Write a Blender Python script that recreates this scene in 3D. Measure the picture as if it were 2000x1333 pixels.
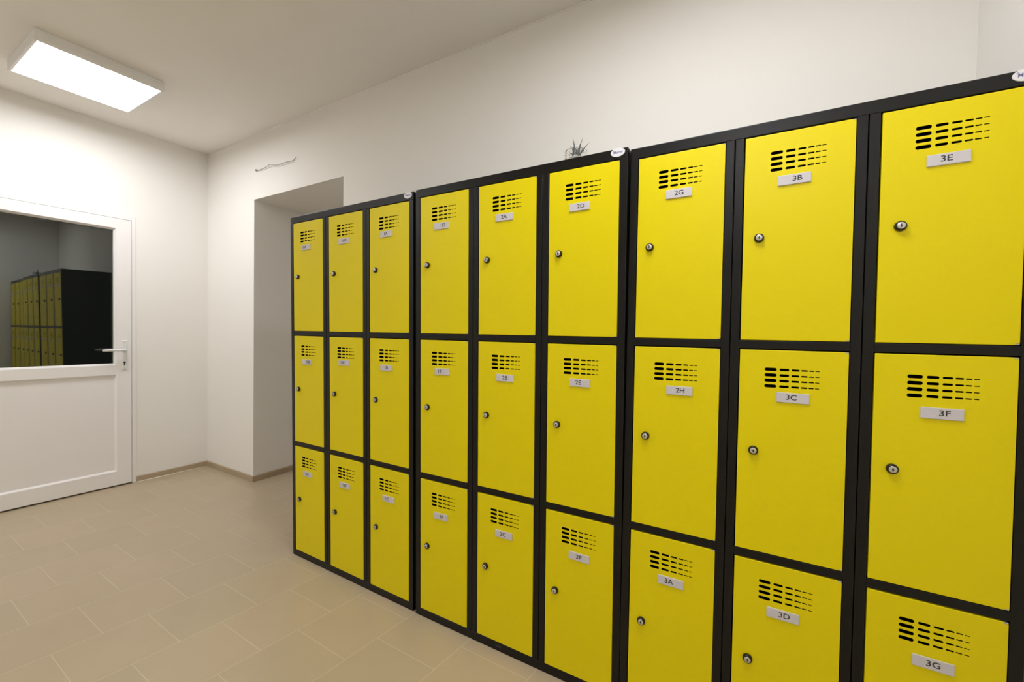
import bpy, bmesh, math, random
from math import sin, cos, pi, radians
from mathutils import Vector, Matrix, Euler

random.seed(7)
for o in list(bpy.data.objects):
    bpy.data.objects.remove(o, do_unlink=True)
scene = bpy.context.scene
C = scene.collection

# ------------------------------------------------------------------ camera
F_PX = 825.1355
YAW, PIT, ROL = 0.5336376, -0.0204387, 0.0163623
cam_d = bpy.data.cameras.new('camera')
cam_d.sensor_fit = 'HORIZONTAL'
cam_d.sensor_width = 36.0
cam_d.lens = F_PX / 2000.0 * 36.0
cam_d.clip_start = 0.02
cam = bpy.data.objects.new('camera', cam_d)
C.objects.link(cam)
fwd = Vector((-sin(YAW) * cos(PIT), cos(YAW) * cos(PIT), sin(PIT)))
rgt = Vector((cos(YAW), sin(YAW), 0.0))
upv = rgt.cross(fwd)
r2 = cos(ROL) * rgt + sin(ROL) * upv
u2 = -sin(ROL) * rgt + cos(ROL) * upv
mw = Matrix((r2, u2, -fwd)).transposed().to_4x4()
mw.translation = Vector((2.1502976, -1.3520546, 1.2155470))
cam.matrix_world = mw
scene.camera = cam

# ------------------------------------------------------------------ world and view
w = bpy.data.worlds.new('night')
scene.world = w
w.use_nodes = True
w.node_tree.nodes['Background'].inputs[0].default_value = (0.10, 0.11, 0.10, 1)
w.node_tree.nodes['Background'].inputs[1].default_value = 0.06
vs = scene.view_settings
vs.view_transform = 'Standard'
vs.look = 'None'
vs.gamma = 1.0
vs.use_curve_mapping = False
vs.exposure = 0.0
LAMP_POWER = 21.2                                   # emission of every ceiling panel
LAMP_TINT = (0.985, 0.998, 1.035)
# ceiling panels: x, y, size x, size y; third is unseen, added to brighten the left
PANELS = [(-1.299, -0.464, 0.532, 0.537), (1.90, -0.56, 0.532, 0.537), (-1.30, -2.60, 0.532, 0.537), (2.15, -2.45, 0.532, 0.537)]

# ------------------------------------------------------------------ measures
XW, YB, ZC = -2.0170, 0.4715, 2.7131                # left wall, back wall, ceiling
AW = 0.0156                                         # the left wall is a touch out of square
XR, YF = 2.690, -4.10                               # right wall, wall behind the camera
NX0, NX1, NZ, NY = -1.2826, -0.2243, 2.2172, 1.75   # doorway recess in the back wall
def wx(y): return XW + AW * (y - YB)

# ------------------------------------------------------------------ materials
def mat(name, color, rough=0.5, metal=0.0, spec=0.5, bump=0.0, bscale=200.0, var=0.0, vscale=3.0, coat=0.0):
    m = bpy.data.materials.new(name)
    m.use_nodes = True
    nt = m.node_tree
    b = nt.nodes['Principled BSDF']
    b.inputs['Base Color'].default_value = (*color, 1)
    b.inputs['Roughness'].default_value = rough
    b.inputs['Metallic'].default_value = metal
    b.inputs['Specular IOR Level'].default_value = spec
    if coat:
        b.inputs['Coat Weight'].default_value = coat
        b.inputs['Coat Roughness'].default_value = 0.3
    tc = nt.nodes.new('ShaderNodeTexCoord')
    if bump:
        n = nt.nodes.new('ShaderNodeTexNoise')
        n.inputs['Scale'].default_value = bscale
        n.inputs['Detail'].default_value = 3.0
        nt.links.new(tc.outputs['Object'], n.inputs['Vector'])
        bp = nt.nodes.new('ShaderNodeBump')
        bp.inputs['Strength'].default_value = bump
        bp.inputs['Distance'].default_value = 0.002
        nt.links.new(n.outputs['Fac'], bp.inputs['Height'])
        nt.links.new(bp.outputs['Normal'], b.inputs['Normal'])
    if var:
        n2 = nt.nodes.new('ShaderNodeTexNoise')
        n2.inputs['Scale'].default_value = vscale
        n2.inputs['Detail'].default_value = 4.0
        nt.links.new(tc.outputs['Object'], n2.inputs['Vector'])
        mx = nt.nodes.new('ShaderNodeMix')
        mx.data_type = 'RGBA'
        mx.inputs[6].default_value = (*[c * (1 - var) for c in color], 1)
        mx.inputs[7].default_value = (*[min(1, c * (1 + var)) for c in color], 1)
        nt.links.new(n2.outputs['Fac'], mx.inputs[0])
        nt.links.new(mx.outputs[2], b.inputs['Base Color'])
    return m

M_WALL = mat('wall_paint', (0.90, 0.872, 0.822), 0.85, spec=0.2, bump=0.12, bscale=90, var=0.012, vscale=1.5)
M_CEIL = mat('ceiling_paint', (0.94, 0.905, 0.85), 0.9, spec=0.15, bump=0.08, bscale=70)
M_YEL = mat('yellow_powder_coat', (0.80, 0.665, 0.0), 0.37, spec=0.27, bump=0.02, bscale=900)
M_BLK = mat('black_powder_coat', (0.0028, 0.0025, 0.0022), 0.33, spec=0.34, bump=0.05, bscale=900)
M_GROOVE = mat('dark_gap', (0.004, 0.004, 0.004), 0.8, spec=0.1)
M_PVC = mat('white_plastic_door', (0.90, 0.87, 0.845), 0.38, spec=0.45)
M_PANEL = mat('white_door_panel', (0.885, 0.855, 0.83), 0.5, spec=0.35, var=0.01, vscale=5)
M_SEAL = mat('rubber_seal', (0.22, 0.21, 0.19), 0.6)
M_HANDLE = mat('white_handle', (0.80, 0.80, 0.78), 0.35, spec=0.5)
M_DARK = mat('dark_hole', (0.02, 0.018, 0.016), 0.7)
M_PLATE = mat('clear_plate_edge', (0.62, 0.60, 0.58), 0.35, spec=0.5)
M_PAPER = mat('paper_insert', (0.63, 0.60, 0.63), 0.55, spec=0.4)
M_INK = mat('printed_ink', (0.035, 0.035, 0.04), 0.6)
M_CHROME = mat('nickel_lock_face', (0.62, 0.60, 0.58), 0.32, metal=0.75)
M_COLLAR = mat('black_lock_collar', (0.012, 0.011, 0.010), 0.3, spec=0.35)
M_HINGE = mat('pale_hinge_pin', (0.50, 0.49, 0.45), 0.5)
M_BADGE = mat('badge_white', (0.78, 0.77, 0.80), 0.4)
M_BADGE_INK = mat('badge_print', (0.16, 0.15, 0.32), 0.5)
M_CABLE = mat('grey_cable', (0.33, 0.31, 0.29), 0.6)
M_HOUSING = mat('lamp_housing', (0.92, 0.91, 0.89), 0.5)
M_SKIRT = mat('stone_skirting', (0.44, 0.345, 0.225), 0.5, var=0.12, vscale=9)
M_SEALANT = mat('white_sealant', (0.78, 0.73, 0.62), 0.5)
M_LEAF = mat('grey_green_leaf', (0.055, 0.068, 0.06), 0.5, var=0.3, vscale=40)
M_PEB = mat('white_pebbles', (0.86, 0.85, 0.82), 0.6, var=0.06, vscale=60)
M_STICK = mat('dull_marking', (0.05, 0.052, 0.06), 0.5)

def glass_mat(name, color, rough=0.0, ior=1.5):
    m = bpy.data.materials.new(name)
    m.use_nodes = True
    b = m.node_tree.nodes['Principled BSDF']
    b.inputs['Base Color'].default_value = (*color, 1)
    b.inputs['Roughness'].default_value = rough
    b.inputs['Transmission Weight'].default_value = 1.0
    b.inputs['IOR'].default_value = ior
    return m
M_GLASS = glass_mat('window_glass', (0.93, 0.96, 0.94), 0.0, 1.55)
M_JAR = glass_mat('pressed_glass', (0.97, 0.97, 0.95), 0.03, 1.45)

M_LAMP = bpy.data.materials.new('lit_diffuser')
M_LAMP.use_nodes = True
nt = M_LAMP.node_tree
nt.nodes.remove(nt.nodes['Principled BSDF'])
em = nt.nodes.new('ShaderNodeEmission')
em.inputs[0].default_value = (*LAMP_TINT, 1)
em.inputs[1].default_value = LAMP_POWER
nt.links.new(em.outputs[0], nt.nodes['Material Output'].inputs[0])

def floor_mat():
    m = bpy.data.materials.new('beige_floor_tiles')
    m.use_nodes = True
    nt = m.node_tree
    N, L = nt.nodes, nt.links
    b = N['Principled BSDF']
    tc = N.new('ShaderNodeTexCoord')
    sep = N.new('ShaderNodeSeparateXYZ')
    L.new(tc.outputs['Object'], sep.inputs[0])
    def lin(a, bb, c):                              # a*x + bb*y + c
        m1 = N.new('ShaderNodeMath'); m1.operation = 'MULTIPLY_ADD'
        L.new(sep.outputs['X'], m1.inputs[0]); m1.inputs[1].default_value = a; m1.inputs[2].default_value = c
        m2 = N.new('ShaderNodeMath'); m2.operation = 'MULTIPLY_ADD'
        L.new(sep.outputs['Y'], m2.inputs[0]); m2.inputs[1].default_value = bb
        L.new(m1.outputs[0], m2.inputs[2])
        return m2.outputs[0]
    comb = N.new('ShaderNodeCombineXYZ')
    L.new(lin(0.0236, 3.589, 0.189 - 0.5), comb.inputs[0])
    L.new(lin(3.4042, -0.3419, -0.0413), comb.inputs[1])
    br = N.new('ShaderNodeTexBrick')
    br.offset = 0.5
    br.offset_frequency = 2
    br.squash = 1.0
    for k, v in (('Scale', 1.0), ('Mortar Size', 0.0062), ('Mortar Smooth', 0.35), ('Bias', 0.0), ('Brick Width', 1.0), ('Row Height', 1.0)):
        br.inputs[k].default_value = v
    br.inputs['Color1'].default_value = (0.474, 0.388, 0.258, 1)
    br.inputs['Color2'].default_value = (0.506, 0.402, 0.270, 1)
    br.inputs['Mortar'].default_value = (0.60, 0.515, 0.36, 1)
    L.new(comb.outputs[0], br.inputs['Vector'])
    # cloudy stone print
    n = N.new('ShaderNodeTexNoise'); n.inputs['Scale'].default_value = 5.0; n.inputs['Detail'].default_value = 6.0
    L.new(tc.outputs['Object'], n.inputs['Vector'])
    rmp = N.new('ShaderNodeMapRange'); rmp.inputs[3].default_value = 0.93; rmp.inputs[4].default_value = 1.07
    L.new(n.outputs['Fac'], rmp.inputs[0])
    mx = N.new('ShaderNodeMix'); mx.data_type = 'RGBA'; mx.blend_type = 'MULTIPLY'; mx.inputs[0].default_value = 1.0
    L.new(br.outputs['Color'], mx.inputs[6]); L.new(rmp.outputs[0], mx.inputs[7])
    L.new(mx.outputs[2], b.inputs['Base Color'])
    b.inputs['Roughness'].default_value = 0.36
    b.inputs['Specular IOR Level'].default_value = 0.55
    bp = N.new('ShaderNodeBump'); bp.inputs['Strength'].default_value = 0.25; bp.inputs['Distance'].default_value = 0.002
    bp.invert = True
    L.new(br.outputs['Fac'], bp.inputs['Height'])
    n2 = N.new('ShaderNodeTexNoise'); n2.inputs['Scale'].default_value = 60.0; n2.inputs['Detail'].default_value = 3.0
    L.new(tc.outputs['Object'], n2.inputs['Vector'])
    bp2 = N.new('ShaderNodeBump'); bp2.inputs['Strength'].default_value = 0.12; bp2.inputs['Distance'].default_value = 0.002
    L.new(n2.outputs['Fac'], bp2.inputs['Height']); L.new(bp.outputs['Normal'], bp2.inputs['Normal'])
    L.new(bp2.outputs['Normal'], b.inputs['Normal'])
    return m
M_FLOOR = floor_mat()

# ------------------------------------------------------------------ mesh helpers
class MB:
    """collects shapes for ONE mesh object; every shape may have its own material"""
    def __init__(self):
        self.bm = bmesh.new()
        self.mats = []
    def mi(self, m):
        if m not in self.mats:
            self.mats.append(m)
        return self.mats.index(m)
    def box(self, p0, p1, m, bev=0.0, seg=2):
        t = bmesh.new()
        bmesh.ops.create_cube(t, size=1.0)
        s = [abs(p1[i] - p0[i]) for i in range(3)]
        c = [(p1[i] + p0[i]) / 2 for i in range(3)]
        for v in t.verts:
            v.co = Vector((v.co.x * s[0] + c[0], v.co.y * s[1] + c[1], v.co.z * s[2] + c[2]))
        if bev:
            bmesh.ops.bevel(t, geom=list(t.edges), offset=min(bev, min(s) * 0.45), segments=seg, affect='EDGES', profile=0.5)
        self.merge(t, m, smooth=False)
    def merge(self, t, m, smooth=False, xf=None):
        me = bpy.data.meshes.new('tmp')
        i = self.mi(m)
        for f in t.faces:
            f.material_index = i
            f.smooth = smooth
        if xf is not None:
            bmesh.ops.transform(t, matrix=xf, verts=t.verts)
        t.to_mesh(me)
        t.free()
        self.bm.from_mesh(me)
        bpy.data.meshes.remove(me)
    def add_mesh(self, me, m, xf=None, smooth=False):
        t = bmesh.new()
        t.from_mesh(me)
        self.merge(t, m, smooth, xf)
    def lathe(self, prof, m, seg=32, xf=None, smooth=True, ripple=None):
        t = bmesh.new()
        rings = []
        for r, z in prof:
            ring = []
            for k in range(seg):
                a = 2 * pi * k / seg
                rr = r if ripple is None else ripple(r, z, a)
                ring.append(t.verts.new((rr * cos(a), rr * sin(a), z)))
            rings.append(ring)
        for a, b in zip(rings, rings[1:]):
            for k in range(seg):
                t.faces.new((a[k], a[(k + 1) % seg], b[(k + 1) % seg], b[k]))
        t.faces.new(list(reversed(rings[0])))
        t.faces.new(rings[-1])
        bmesh.ops.recalc_face_normals(t, faces=t.faces)
        self.merge(t, m, smooth, xf)
    def tube(self, pts, rad, m, seg=10):
        t = bmesh.new()
        rings = []
        n = len(pts)
        for i, p in enumerate(pts):
            p = Vector(p)
            d = (Vector(pts[min(i + 1, n - 1)]) - Vector(pts[max(i - 1, 0)])).normalized()
            a = d.cross(Vector((0, 1, 0)) if abs(d.y) < 0.9 else Vector((1, 0, 0))).normalized()
            b = d.cross(a)
            r = rad[i] if isinstance(rad, (list, tuple)) else rad
            rings.append([t.verts.new(p + r * (cos(2 * pi * k / seg) * a + sin(2 * pi * k / seg) * b)) for k in range(seg)])
        for a, b in zip(rings, rings[1:]):
            for k in range(seg):
                t.faces.new((a[k], a[(k + 1) % seg], b[(k + 1) % seg], b[k]))
        t.faces.new(list(reversed(rings[0]))); t.faces.new(rings[-1])
        bmesh.ops.recalc_face_normals(t, faces=t.faces)
        self.merge(t, m, True)
    def quad(self, pts, m):
        t = bmesh.new()
        t.faces.new([t.verts.new(p) for p in pts])
        self.merge(t, m)
    def build(self, name, parent=None, **props):
        me = bpy.data.meshes.new(name)
        self.bm.to_mesh(me)
        self.bm.free()
        for m in self.mats:
            me.materials.append(m)
        o = bpy.data.objects.new(name, me)
        C.objects.link(o)
        if parent is not None:
            o.parent = parent
        for k, v in props.items():
            o[k] = v
        return o

def empty(name, loc=(0, 0, 0), rot=(0, 0, 0), **props):
    o = bpy.data.objects.new(name, None)
    o.empty_display_size = 0.1
    C.objects.link(o)
    o.location = loc
    o.rotation_euler = rot
    for k, v in props.items():
        o[k] = v
    return o

def curve_mesh(cu):
    o = bpy.data.objects.new('tmp_curve', cu)
    C.objects.link(o)
    bpy.context.view_layer.update()
    dg = bpy.context.evaluated_depsgraph_get()
    me = bpy.data.meshes.new_from_object(o.evaluated_get(dg))
    bpy.data.objects.remove(o, do_unlink=True)
    return me

def text_mesh(s, cap, extrude=0.0002, spacing=1.0, bold=0.0):
    cu = bpy.data.curves.new('lettering', 'FONT')
    cu.body = s
    cu.align_x = 'CENTER'
    cu.align_y = 'CENTER'
    cu.size = cap / 0.70
    cu.space_character = spacing
    cu.extrude = extrude
    cu.offset = bold
    cu.resolution_u = 4
    return curve_mesh(cu)

FACE = Matrix.Rotation(pi / 2, 4, 'X')              # lies a drawing in the xy plane up onto the xz plane, front towards -y

# ------------------------------------------------------------------ room
def S(mb, name):
    return mb.build(name, kind='structure')

b = MB(); b.box((XW - 0.3, YF - 0.1, -0.1), (XR + 0.3, NY + 0.1, 0.0), M_FLOOR); S(b, 'floor')
b = MB(); b.box((XW - 0.3, YF - 0.1, ZC), (XR + 0.3, NY + 0.1, ZC + 0.1), M_CEIL); S(b, 'ceiling')

T = 0.12
def prism(mb, poly, z0, z1, m):                     # poly: ccw floor outline
    t = bmesh.new()
    lo = [t.verts.new((x, y, z0)) for x, y in poly]
    hi = [t.verts.new((x, y, z1)) for x, y in poly]
    n = len(poly)
    for i in range(n):
        t.faces.new((lo[i], lo[(i + 1) % n], hi[(i + 1) % n], hi[i]))
    t.faces.new(list(reversed(lo))); t.faces.new(hi)
    bmesh.ops.recalc_face_normals(t, faces=t.faces)
    mb.merge(t, m)

# door opening in the left wall
DY0, DY1, DZ = -0.016, -1.02, 2.0550                # outer frame right edge, left edge, top
b = MB()
prism(b, [(wx(DY0) - 0.25, DY0), (wx(DY0), DY0), (wx(YB), YB), (wx(YB) - 0.25, YB)], 0, ZC, M_WALL)
prism(b, [(wx(YF) - 0.25, YF), (wx(YF), YF), (wx(DY1), DY1), (wx(DY1) - 0.25, DY1)], 0, ZC, M_WALL)
prism(b, [(wx(DY1) - 0.25, DY1), (wx(DY1), DY1), (wx(DY0), DY0), (wx(DY0) - 0.25, DY0)], DZ, ZC, M_WALL)
S(b, 'wall_left')
BW = 0.25
b = MB()
prism(b, [(XW - 0.25, YB), (NX0, YB), (NX0 - 0.0333 * BW, YB + BW), (XW - 0.25, YB + BW)], 0, ZC, M_WALL)
prism(b, [(NX0, YB), (NX1, YB), (NX1, YB + BW), (NX0 - 0.0333 * BW, YB + BW)], NZ, ZC, M_WALL)
b.box((NX1, YB, 0), (XR + 0.2, YB + BW, ZC), M_WALL)
S(b, 'wall_back')
# deep recess behind the opening
AN = 0.0333
def nx(y): return NX0 - AN * (y - YB)
b = MB()
prism(b, [(nx(YB + BW) - 0.1, YB + BW), (nx(YB + BW), YB + BW), (nx(NY), NY), (nx(NY) - 0.1, NY)], 0, ZC, M_WALL)
prism(b, [(NX1, YB + BW), (NX1 + 0.1, YB + BW), (NX1 + 0.1, NY), (NX1, NY)], 0, ZC, M_WALL)
b.box((nx(NY) - 0.1, NY, 0), (NX1 + 0.1, NY + 0.1, ZC), M_WALL)
b.box((nx(NY) - 0.05, YB + BW, NZ), (NX1 + 0.05, NY, NZ + 0.1), M_WALL)
S(b, 'wall_recess')
b = MB(); b.box((XR, YF - 0.1, 0), (XR + 0.15, YB, ZC), M_WALL); S(b, 'wall_right')
b = MB(); b.box((XW - 0.3, YF - 0.15, 0), (XR + 0.15, YF, ZC), M_WALL); S(b, 'wall_front')

# skirting of stone strips
SH, ST = 0.046, 0.009
def skirting(name, segs, seal=None):
    b = MB()
    for (x0, y0, x1, y1) in segs:
        d = Vector((x1 - x0, y1 - y0, 0)); L = d.length; d.normalize()
        nrm = Vector((d.y, -d.x, 0))                # room side is right of the walking direction
        t = bmesh.new()
        prof = [(0, 0), (ST, 0), (ST, SH - 0.006), (ST - 0.004, SH), (0, SH)]
        A = [t.verts.new(Vector((x0, y0, 0)) + nrm * p + Vector((0, 0, z))) for p, z in prof]
        B = [t.verts.new(Vector((x1, y1, 0)) + nrm * p + Vector((0, 0, z))) for p, z in prof]
        n = len(prof)
        for i in range(n):
            t.faces.new((A[i], A[(i + 1) % n], B[(i + 1) % n], B[i]))
        t.faces.new(list(reversed(A))); t.faces.new(B)
        bmesh.ops.recalc_face_normals(t, faces=t.faces)
        b.merge(t, M_SKIRT)
    o = S(b, name)
    if seal:
        sb = MB()
        for (x0, y0, x1, y1) in seal:
            sb.tube([(x0, y0, 0.001), (x1, y1, 0.001)], 0.0035, M_SEALANT, 8)
        sb.build('sealant', o)
    return o
yb_, yd_ = YB, DY0 + 0.0
skirting('baseboard_left', [(wx(yd_), yd_, wx(yb_), yb_)], [(wx(yd_) + ST + 0.002, yd_, wx(yb_) + ST + 0.002, yb_ - ST)])
skirting('baseboard_back', [(XW, YB, NX0 + ST, YB)])
skirting('baseboard_recess', [(NX0, YB - ST, nx(NY), NY)])
skirting('baseboard_right', [(XR, YB, XR, YF)])

# thin filler bead where the ceiling meets the back wall
b = MB(); b.tube([(XW, YB - 0.001, ZC - 0.001), (XR, YB - 0.001, ZC - 0.001)], 0.005, M_CEIL, 8); S(b, 'trim_1')

# ------------------------------------------------------------------ half-glazed white door in the left wall
ang = -math.atan(AW)                                # wall runs along +y, leaning to +x
door = empty('door_1', (wx(DY0), DY0, 0), (0, 0, ang), kind='structure')
# local axes: -y runs left along the wall, +x comes into the room
W0 = DY0 - DY1                                      # whole frame width
fr = MB()
FX0, FX1 = -0.060, 0.006                            # frame depth
fr.box((FX0, -0.026, 0), (FX1, 0.0, DZ), M_PVC, 0.003)
fr.box((FX0, -W0, 0), (FX1, -W0 + 0.026, DZ), M_PVC, 0.003)
fr.box((FX0, -W0 + 0.026, DZ - 0.034), (FX1, -0.026, DZ), M_PVC, 0.003)
fr.box((FX0, -0.040, 0.010), (FX0 + 0.02, -0.026, DZ - 0.034), M_SEAL)
fr.build('door_frame', door)
LY0, LY1 = -0.0285, -W0 + 0.0285                    # leaf right and left edges
LZ0, LZ1 = 0.010, DZ - 0.0365
GY0, GY1 = -0.1275, -W0 + 0.1275                    # glass opening
GZ0, GZ1 = 0.9340, 1.9300
PY0, PY1, PZ0, PZ1 = -0.118, -W0 + 0.118, 0.118, 0.846
LX0, LX1 = -0.052, 0.010
lf = MB()
lf.box((LX0, PY0, LZ0), (LX1, LY0, LZ1), M_PVC, 0.004)          # lock stile
lf.box((LX0, LY1, LZ0), (LX1, PY1, LZ1), M_PVC, 0.004)          # hinge stile
lf.box((LX0, PY1 - .004, GZ1 + 0.014), (LX1 - .0005, PY0 + .004, LZ1), M_PVC, 0.003)  # top rail
lf.box((LX0, PY1 - .004, PZ1), (LX1 - .0005, PY0 + .004, GZ0 - 0.012), M_PVC, 0.004)  # middle rail
lf.box((LX0, PY1 - .004, LZ0), (LX1 - .0005, PY0 + .004, PZ0), M_PVC, 0.004)          # bottom rail
leaf = lf.build('door_leaf', door)
def bead(mb, y0, y1, z0, z1, wd, x0, x1, m):                      # sloped glazing bead
    def strip(a, b_, c, d):
        mb.quad([a, b_, c, d], m)
    o = [(x1, y1, z0), (x1, y0, z0), (x1, y0, z1), (x1, y1, z1)]
    i = [(x0, y1 + wd, z0 + wd), (x0, y0 - wd, z0 + wd), (x0, y0 - wd, z1 - wd), (x0, y1 + wd, z1 - wd)]
    for k in range(4):
        strip(o[k], o[(k + 1) % 4], i[(k + 1) % 4], i[k])
        j0 = (x0 - 0.02, i[k][1], i[k][2]); j1 = (x0 - 0.02, i[(k + 1) % 4][1], i[(k + 1) % 4][2])
        strip(i[k], i[(k + 1) % 4], j1, j0)
bb = MB()
bead(bb, GY0 + 0.010, GY1 - 0.010, GZ0 - 0.013, GZ1 + 0.015, 0.012, -0.008, 0.009, M_PVC)
bead(bb, PY0 + 0.001, PY1 - 0.001, PZ0 - 0.001, PZ1 + 0.001, 0.010, -0.006, 0.0085, M_PVC)
bb.build('glazing_bead', leaf)
pn = MB()
pn.box((-0.034, PY1 - 0.012, PZ0 - 0.012), (-0.006, PY0 + 0.012, PZ1 + 0.012), M_PANEL)
pn.build('lower_panel', leaf)
gl = MB()
gl.box((-0.018, GY1 - 0.008, GZ0 - 0.01), (-0.014, GY0 + 0.008, GZ1 + 0.01), M_GLASS)
gl.box((-0.034, GY1 - 0.008, GZ0 - 0.01), (-0.030, GY0 + 0.008, GZ1 + 0.01), M_GLASS)
gl.build('pane', leaf)
hd = MB()
hy = -0.0735
hd.box((LX1 - .001, hy - 0.0145, 0.8840), (LX1 + 0.009, hy + 0.0145, 1.1070), M_HANDLE, 0.006, 3)
hd.tube([(LX1 + 0.006, hy, 1.034), (LX1 + 0.030, hy, 1.034), (LX1 + 0.046, hy - 0.008, 1.034), (LX1 + 0.050, hy - 0.024, 1.0345),
         (LX1 + 0.049, hy - 0.07, 1.0355), (LX1 + 0.046, hy - 0.110, 1.0345), (LX1 + 0.043, hy - 0.134, 1.0335)],
        [0.0105, 0.0105, 0.0100, 0.0092, 0.0088, 0.0092, 0.0065], M_HANDLE, 14)
hd.tube([(LX1 + 0.006, hy, 0.940), (LX1 + 0.0105, hy, 0.940)], 0.0068, M_DARK, 14)
hd.box((LX1 + 0.006, hy - 0.0035, 0.916), (LX1 + 0.0105, hy + 0.0035, 0.938), M_DARK, 0.001)
for zz in (1.095, 0.897):
    hd.tube([(LX1 + 0.006, hy, zz), (LX1 + 0.0098, hy, zz)], 0.0035, M_PLATE, 10)
hd.build('door_handle', leaf)

# ------------------------------------------------------------------ lamps
def make_panel_light(sx, sy):
    H = 0.060
    root = empty('ceiling_light')
    h = MB()
    RW = 0.013
    x, y = sx / 2, sy / 2
    h.box((-x, -y, -H), (-x + RW, y, 0), M_HOUSING, 0.002)
    h.box((x - RW, -y, -H), (x, y, 0), M_HOUSING, 0.002)
    h.box((-x + RW, -y, -H), (x - RW, -y + RW, 0), M_HOUSING, 0.002)
    h.box((-x + RW, y - RW, -H), (x - RW, y, 0), M_HOUSING, 0.002)
    h.box((-x + RW, -y + RW, -0.012), (x - RW, y - RW, 0), M_HOUSING)
    h.build('housing', root)
    d = MB()
    d.box((-x + RW - .001, -y + RW - .001, -H + 0.002), (x - RW + .001, y - RW + .001, -H + 0.006), M_LAMP)
    d.build('diffuser', root)
    return root
def copy_tree(o, parent=None):
    c = o.copy()
    C.objects.link(c)
    if parent is not None:
        c.parent = parent
    for ch in [x for x in o.children]:
        copy_tree(ch, c)
    return c
lamp = make_panel_light(PANELS[0][2], PANELS[0][3])
lamp.location = (PANELS[0][0], PANELS[0][1], ZC)
lamp['label'] = 'square white surface-mounted LED panel light on the ceiling in front of the glazed door'
lamp['category'] = 'ceiling light'
lamp['group'] = 'ceiling panel lights'
lab = ['second square panel light on the ceiling above the yellow locker row, outside the frame',
       'third square panel on the ceiling, an unseen fill light added to brighten the left side of the room',
       'fourth square panel light on the ceiling to the right behind the viewer']
for p, l in zip(PANELS[1:], lab):
    c = copy_tree(lamp)
    c.location = (p[0], p[1], ZC)
    c['label'] = l

# ------------------------------------------------------------------ lockers
PIT_X, DL, DW, DH, ZG, ZT, BWD, BH, BD = 0.29245, 0.02663, 0.24201, 0.55837, 0.02712, 1.76399, 0.87894, 1.8, 0.44
VROW = [0.0522, 0.0673, 0.0823, 0.0975]
VCOL = [(0.0606, 0.0884, 0.0088), (0.0949, 0.1167, 0.0068), (0.1220, 0.1396, 0.0053), (0.1435, 0.1576, 0.0041), (0.1602, 0.1712, 0.0031), (0.1737, 0.1829, 0.0023)]

def poly_spline(cu, pts):
    s = cu.splines.new('POLY')
    s.points.add(len(pts) - 1)
    for p, (x, y) in zip(s.points, pts):
        p.co = (x, y, 0, 1)
    s.use_cyclic_u = True
def rrect(x0, y0, x1, y1, r, n=5):
    out = []
    for cx, cy, a0 in ((x1 - r, y1 - r, 0), (x0 + r, y1 - r, pi / 2), (x0 + r, y0 + r, pi), (x1 - r, y0 + r, 1.5 * pi)):
        for k in range(n + 1):
            a = a0 + (pi / 2) * k / n
            out.append((cx + r * cos(a), cy + r * sin(a)))
    return out

def make_door_mesh():
    cu = bpy.data.curves.new('sheet', 'CURVE')
    cu.dimensions = '2D'
    cu.fill_mode = 'BOTH'
    e = 0.0012
    cu.extrude = 0.0005
    # outline with the two little notches at the hinge corners
    nx_, nz_ = 0.0075, 0.0035
    poly_spline(cu, [(e, -e), (e, -DH + e), (DW - nx_, -DH + e), (DW - nx_, -DH + nz_), (DW - e, -DH + nz_),
                     (DW - e, -nz_), (DW - nx_, -nz_), (DW - nx_, -e)])
    for z in VROW:
        for x0, x1, h in VCOL:
            poly_spline(cu, rrect(x0, -z - h / 2, x1, -z + h / 2, h * 0.48, 5))
    me = curve_mesh(cu)
    b = MB()
    b.add_mesh(me, M_YEL, Matrix.Translation((0, 0.0005, 0)) @ FACE)
    bpy.data.meshes.remove(me)
    # folded edges with a soft radius
    def edge(p, q, n):                              # p,q: ends on the outline (x,z); n: outward (x,z)
        t = bmesh.new()
        prof = []
        for k in range(5):
            a = pi / 2 * k / 4
            prof.append((-e + e * sin(a), e - e * cos(a)))   # (outward, depth)
        prof.append((0.0, 0.016))
        prof = [(-e, 0.0)] + prof[1:]
        A = [t.verts.new((p[0] + n[0] * o, d, p[1] + n[1] * o)) for o, d in prof]
        B = [t.verts.new((q[0] + n[0] * o, d, q[1] + n[1] * o)) for o, d in prof]
        for i in range(len(prof) - 1):
            t.faces.new((A[i], A[i + 1], B[i + 1], B[i]))
        bmesh.ops.recalc_face_normals(t, faces=t.faces)
        b.merge(t, M_YEL, True)
    edge((0, -DH), (0, 0), (-1, 0))
    edge((DW, -DH + nz_), (DW, -nz_), (1, 0))
    edge((0, 0), (DW - nx_, 0), (0, 1))
    edge((0, -DH), (DW - nx_, -DH), (0, -1))
    return b

door_mesh = make_door_mesh().build('door')
DM = door_mesh.data
bpy.data.objects.remove(door_mesh, do_unlink=True)

def lock_mesh():
    b = MB()
    xf = FACE @ Matrix.Identity(4)
    b.lathe([(0.0122, -0.001), (0.0122, 0.0045), (0.0114, 0.0072), (0.0100, 0.0092), (0.0082, 0.0100), (0.0082, 0.0090)], M_COLLAR, 28, xf)
    b.lathe([(0.0081, 0.0060), (0.0081, 0.0104), (0.0072, 0.0110), (0.0030, 0.0111)], M_CHROME, 28, xf)
    b.box((-0.0010, -0.0117, -0.0042), (0.0010, -0.0108, 0.0042), M_DARK, 0.0003)
    b.box((-0.0020, -0.0116, -0.0014), (0.0020, -0.0108, 0.0014), M_DARK, 0.0003)
    return b
lk = lock_mesh().build('lock'); LM = lk.data; bpy.data.objects.remove(lk, do_unlink=True)
hb = MB(); hb.box((0, 0.0005, -0.0016), (0.0068, 0.010, 0.0016), M_HINGE, 0.0005)
h_ = hb.build('hinge'); HM = h_.data; bpy.data.objects.remove(h_, do_unlink=True)

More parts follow.
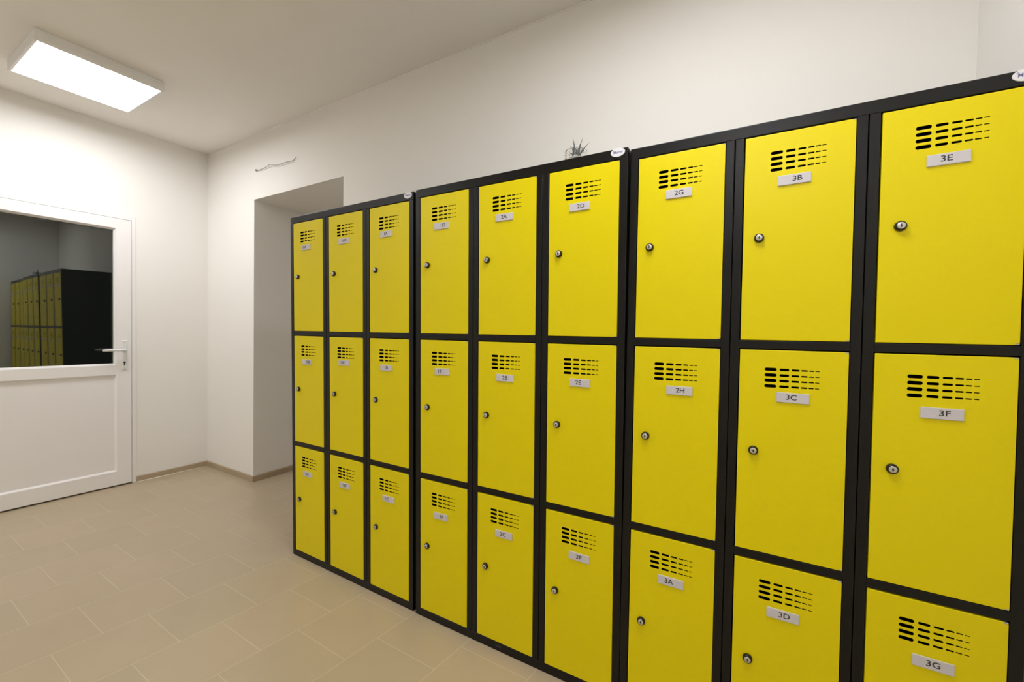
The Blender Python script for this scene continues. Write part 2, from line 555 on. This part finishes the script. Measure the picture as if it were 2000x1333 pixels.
def plate_mesh(text, off):
    b = MB()
    w2, h2 = 0.0370, 0.0134
    b.box((-w2, -0.0034, -h2), (w2, 0.0, h2), M_PLATE, 0.0008)
    b.box((-w2 + 0.0022, -0.0038, -h2 + 0.0012), (w2 - 0.0022, -0.0030, h2 - 0.0008), M_PAPER, 0.0002)
    me = text_mesh(text, 0.0128, 0.00008, 0.98, 0.00022)
    b.add_mesh(me, M_INK, Matrix.Translation((off * 0.074, -0.0039, 0.0006)) @ FACE @ Matrix.Diagonal((1.2, 1.06, 1, 1)))
    bpy.data.meshes.remove(me)
    return b

def body_mesh():
    b = MB()
    t = 0.0012
    k = M_BLK
    b.box((0, 0.001, 0), (t, BD, BH - .001), k)
    b.box((BWD - t, 0.001, 0), (BWD, BD, BH - .001), k)
    b.box((0, BD - t, 0), (BWD, BD, BH - .001), k)
    b.box((0, 0.001, BH - t), (BWD, BD, BH), k)
    b.box((t, 0.022, 0.030), (BWD - t, BD - t, 0.031), k)
    for i in (1, 2):
        x = DL + PIT_X * i - (PIT_X - DW) / 2
        b.box((x - 0.001, 0.02, 0.031), (x + 0.001, BD - t, BH - 0.03), k)
        z = ZT - i * (DH + ZG) + ZG / 2
        b.box((t, 0.02, z - 0.001), (BWD - t, BD - t, z + 0.001), k)
    return b
def frame_mesh():
    b = MB()
    k = M_BLK
    D = 0.020
    g = 0.0030                                      # gap round the doors, left and top
    g2 = 0.0012
    # top rail and plinth
    b.box((0, 0, ZT + g), (BWD, D, BH + .0003), k, 0.0022, 3)
    zb = ZT - 3 * DH - 2 * ZG
    b.box((0, 0, 0), (BWD, D, zb - g2), k, 0.0022, 3)
    # outer posts
    b.box((-.0003, 0.0004, zb - g2 - .002), (DL - g, D, ZT + g + .002), k, 0.0018, 2)
    xr = DL + 2 * PIT_X + DW
    b.box((xr + g2, 0.0004, zb - g2 - .002), (BWD + .0003, D, ZT + g + .002), k, 0.0018, 2)
    # double posts with the groove between two folded sheets
    for i in (1, 2):
        x0 = DL + PIT_X * (i - 1) + DW + g2
        x1 = DL + PIT_X * i - g
        xm = (x0 + x1) / 2
        b.box((x0, 0.0008, zb - g2 - .002), (xm - 0.0009, D, ZT + g + .002), k, 0.0018, 2)
        b.box((xm + 0.0009, 0.0008, zb - g2 - .002), (x1, D, ZT + g + .002), k, 0.0018, 2)
        b.box((xm - 0.003, 0.012, zb), (xm + 0.003, D, ZT), M_GROOVE)
    for c in range(3):
        x0 = DL + PIT_X * c - g
        x1 = DL + PIT_X * c + DW + g2
        for r in (1, 2):
            z1 = ZT - DH * r - ZG * (r - 1) - g2
            z0 = z1 - ZG + g + g2
            b.box((x0 - .001, 0.0004, z0), (x1 + .001, D, z1), k, 0.0020, 2)
    # dark stop behind the gaps
    return b
bo = body_mesh().build('body'); BM_ = bo.data; bpy.data.objects.remove(bo, do_unlink=True)
fo = frame_mesh().build('frame'); FM_ = fo.data; bpy.data.objects.remove(fo, do_unlink=True)

def badge_mesh():
    b = MB()
    t = bmesh.new()
    n = 40
    A = [t.verts.new((0.0228 * cos(2 * pi * k / n), 0.0136 * sin(2 * pi * k / n), 0)) for k in range(n)]
    B = [t.verts.new((0.0222 * cos(2 * pi * k / n), 0.0130 * sin(2 * pi * k / n), 0.0009)) for k in range(n)]
    for k in range(n):
        t.faces.new((A[k], A[(k + 1) % n], B[(k + 1) % n], B[k]))
    t.faces.new(B)
    b.merge(t, M_BADGE, False, FACE)
    me = text_mesh('Malow', 0.0082, 0.00006, 0.95, 0.0002)
    b.add_mesh(me, M_BADGE_INK, Matrix.Translation((0.0008, -0.0010, 0.0)) @ FACE)
    bpy.data.meshes.remove(me)
    # little roof over the first letter
    t = bmesh.new()
    pts = [(-0.0178, 0.0042), (-0.0142, 0.0072), (-0.0106, 0.0042), (-0.0118, 0.0042), (-0.0142, 0.0060), (-0.0166, 0.0042)]
    t.faces.new([t.verts.new((x, y, 0)) for x, y in pts])
    b.merge(t, M_BADGE_INK, False, Matrix.Translation((0, -0.0011, 0)) @ FACE)
    return b
bg = badge_mesh().build('badge'); GM = bg.data; bpy.data.objects.remove(bg, do_unlink=True)

def part(name, me, parent, loc=(0, 0, 0), **props):
    o = bpy.data.objects.new(name, me)
    C.objects.link(o)
    o.parent = parent
    o.location = loc
    for k, v in props.items():
        o[k] = v
    return o

# bank: x, y, z-turn, forward lean, sideways lean ; texts column by column ; plate centre and text offset
BANKS = [
    ((0.0, 0.0), -0.00733, 0.01450, 0.0),
    ((0.89840, -0.00927), 0.01016, 0.01614, 0.00054),
    ((1.78021, -0.00742), 0.00496, -0.00114, 0.00019),
]
TXT = {(1, 1): ('10A', .109, .131, -.16), (1, 2): ('10B', .111, .133, .15), (1, 3): ('10C', .1095, .133, 0),
       (2, 1): ('10D', .1125, .1275, .08), (2, 2): ('10E', .110, .122, -.10), (2, 3): ('10F', .1135, .132, .02),
       (3, 1): ('1A', .1075, .124, -.03), (3, 2): ('1B', .107, .130, .02), (3, 3): ('1C', .120, .1335, -.10),
       (4, 1): ('1D', .110, .126, .13), (4, 2): ('1E', .1155, .127, -.13), (4, 3): ('1F', .111, .138, .08),
       (5, 1): ('2A', .112, .1275, 0), (5, 2): ('2B', .1205, .132, .01), (5, 3): ('2C', .1195, .136, -.03),
       (6, 1): ('2D', .111, .1285, .07), (6, 2): ('2E', .120, .129, -.06), (6, 3): ('2F', .1255, .137, 0),
       (7, 1): ('2G', .120, .124, .01), (7, 2): ('2H', .1345, .130, .04), (7, 3): ('3A', .1235, .129, -.08),
       (8, 1): ('3B', .115, .130, .09), (8, 2): ('3C', .126, .126, -.05), (8, 3): ('3D', .1175, .130, .05),
       (9, 1): ('3E', .1178, .133, -.05), (9, 2): ('3F', .122, .1355, .06), (9, 3): ('3G', .122, .1405, .01)}
BANK_LABELS = [
    'block of nine yellow-doored lockers in a black frame, furthest left beside the doorway recess',
    'middle block of nine yellow-doored lockers, doors 1D to 2F, with a small plant on top',
    'nearest block of nine yellow-doored lockers, doors 2G to 3G, at the right edge']
roots = []
for bi, ((x, y), wz, tl, ll) in enumerate(BANKS):
    root = empty('locker_bank', (x, y, 0), (tl, -ll, wz), label=BANK_LABELS[bi], category='lockers', group='locker banks along the wall')
    roots.append(root)
    part('body', BM_, root)
    part('frame', FM_, root)
    part('maker_badge', GM, root, (0.8478, -0.0002, 1.7885), label='small white oval badge at the top right corner')
    for c in range(3):
        for r in range(3):
            txt, px, pz, off = TXT[(bi * 3 + c + 1, r + 1)]
            ox, oz = DL + PIT_X * c, ZT - r * (DH + ZG)
            d = part('door', DM, root, (ox, 0, oz))
            part('lock', LM, d, (0.0385, 0, -0.2785))
            part('hinge', HM, d, (DW - 0.0072, 0, -0.0018))
            part('hinge', HM, d, (DW - 0.0072, 0, -DH + 0.0018))
            pl = plate_mesh(txt, off).build('number_plate', d)
            pl.location = (px, 0, -pz)
            pl.rotation_euler = (0, random.uniform(-0.012, 0.012), 0)
            pl['label'] = 'white plate reading ' + txt
# worn marking on the plinth of the middle block
sb = MB()
for k in range(7):
    sb.box((0.0036 * k, -0.0002, 0.0), (0.0036 * k + 0.0024, 0.0002, 0.006 + 0.002 * ((k * 5) % 3 == 0)), M_STICK)
st = sb.build('plinth_marking', roots[1]); st.location = (0.405, -0.0001, 0.016)

# ------------------------------------------------------------------ little plant in a pressed glass jar on the middle block
t1 = BANKS[1]
Rb = Euler((t1[2], -t1[3], t1[1])).to_matrix()
pos = Vector((t1[0][0], t1[0][1], 0)) + Rb @ Vector((0.667, 0.100, BH + 0.0004))
plant = empty('potted_plant', pos, (t1[2], 0, 0.3), label='small spiky grey-green plant in a clear glass jar of white pebbles, standing on the lockers', category='plant')
jb = MB()
R0, JH = 0.0385, 0.062
def bead_r(r, z, a):
    if r < 0.036 or z < 0.008:
        return r
    return r + 0.0016 * abs(sin(9 * a)) * (0.55 + 0.45 * cos(2 * pi * z / 0.012))
prof = [(0.0005, 0.0), (0.034, 0.0), (0.0375, 0.003)] + [(R0, 0.006 + 0.003 * i) for i in range(18)] + [(R0 - 0.0005, JH - 0.001), (R0 - 0.0018, JH), (R0 - 0.0030, JH - 0.001)] + [(0.0350, JH - 0.004 - 0.01 * i) for i in range(6)] + [(0.034, 0.006), (0.0005, 0.005)]
jb.lathe(prof, M_JAR, 72, ripple=bead_r)
jar = jb.build('jar', plant)
pb = MB()
for k in range(240):
    lay = k // 48
    a = random.uniform(0, 2 * pi); rr = 0.0305 * math.sqrt(random.random())
    z = 0.010 + lay * 0.0065 + random.uniform(-0.001, 0.001)
    t = bmesh.new()
    bmesh.ops.create_icosphere(t, subdivisions=1, radius=random.uniform(0.0036, 0.0048))
    xf = Matrix.Translation((rr * cos(a), rr * sin(a), z)) @ Euler((random.random() * 3, random.random() * 3, 0)).to_matrix().to_4x4() @ Matrix.Diagonal((1.15, 0.9, 0.8, 1))
    pb.merge(t, M_PEB, True, xf)
pe = pb.build('pebbles', plant); pe['kind'] = 'stuff'
lb = MB()
def blade(az, lean, length, width, z0, curl=0.25):
    n = 8
    pts = []
    p = Vector((0.004 * cos(az), 0.004 * sin(az), z0))
    for i in range(n + 1):
        pts.append(p.copy())
        a = lean + curl * i / n
        p += Vector((sin(a) * cos(az), sin(a) * sin(az), cos(a))) * (length / n)
    lb.tube(pts, [max(0.0004, width * (1 - (i / n) ** 1.3) * (0.7 + 0.6 * min(1, i / 2) * 0.5)) for i in range(n + 1)], M_LEAF, 8)
AZ = -0.3
for az, lean, L_, wd in [(2.9, 0.02, 0.076, 0.0045), (0.25, 0.15, 0.074, 0.0044), (0.05, 0.62, 0.066, 0.0036), (1.8, 0.05, 0.050, 0.0050), (3.4, 0.22, 0.052, 0.0045),
                         (2.6, 0.55, 0.038, 0.0040), (4.4, 0.30, 0.040, 0.0045), (5.2, 0.45, 0.036, 0.0040), (1.1, 0.40, 0.036, 0.0040), (0.4, 0.62, 0.042, 0.0030),
                         (3.9, 0.65, 0.032, 0.0036), (2.0, 0.60, 0.032, 0.0036), (5.9, 0.70, 0.034, 0.0030), (3.1, 0.85, 0.034, 0.0030)]:
    blade(az + AZ, lean, L_, wd * 1.12, 0.036)
lb.build('leaves', plant)

# ------------------------------------------------------------------ loose cable on the back wall
cb = MB()
P = [(-1.2433, 2.4360), (-1.205, 2.4290), (-1.150, 2.4275), (-1.100, 2.4310), (-1.060, 2.4370), (-1.0374, 2.4380), (-1.000, 2.4290), (-0.9523, 2.4180),
     (-0.905, 2.4170), (-0.850, 2.4190), (-0.800, 2.4180), (-0.757, 2.4170), (-0.746, 2.4230), (-0.7357, 2.4380)]
pts = [(x, YB - 0.008 - 0.010 * sin(pi * i / (len(P) - 1)), z) for i, (x, z) in enumerate(P)]
# smooth
sm = []
for i in range(len(pts) - 1):
    p0, p1, p2, p3 = [Vector(pts[max(0, min(len(pts) - 1, j))]) for j in (i - 1, i, i + 1, i + 2)]
    for k in range(4):
        t = k / 4
        sm.append(0.5 * ((2 * p1) + (p2 - p0) * t + (2 * p0 - 5 * p1 + 4 * p2 - p3) * t * t + (3 * p1 - p0 - 3 * p2 + p3) * t ** 3))
sm.append(Vector(pts[-1]))
sm[-1].y = YB + 0.004
cab = empty('cable', (-1.2433, YB, 2.436), label='short loose grey cable fixed to the back wall above the doorway recess', category='cable')
cb.tube([tuple(p - Vector((-1.2433, YB, 2.436))) for p in sm], 0.0024, M_CABLE, 8)
cb.build('wire', cab)
cc = MB()
cc.lathe([(0.0075, 0.0), (0.0075, 0.010), (0.005, 0.014), (0.001, 0.014)], M_CABLE, 16, FACE)
cc.build('end_clip', cab)
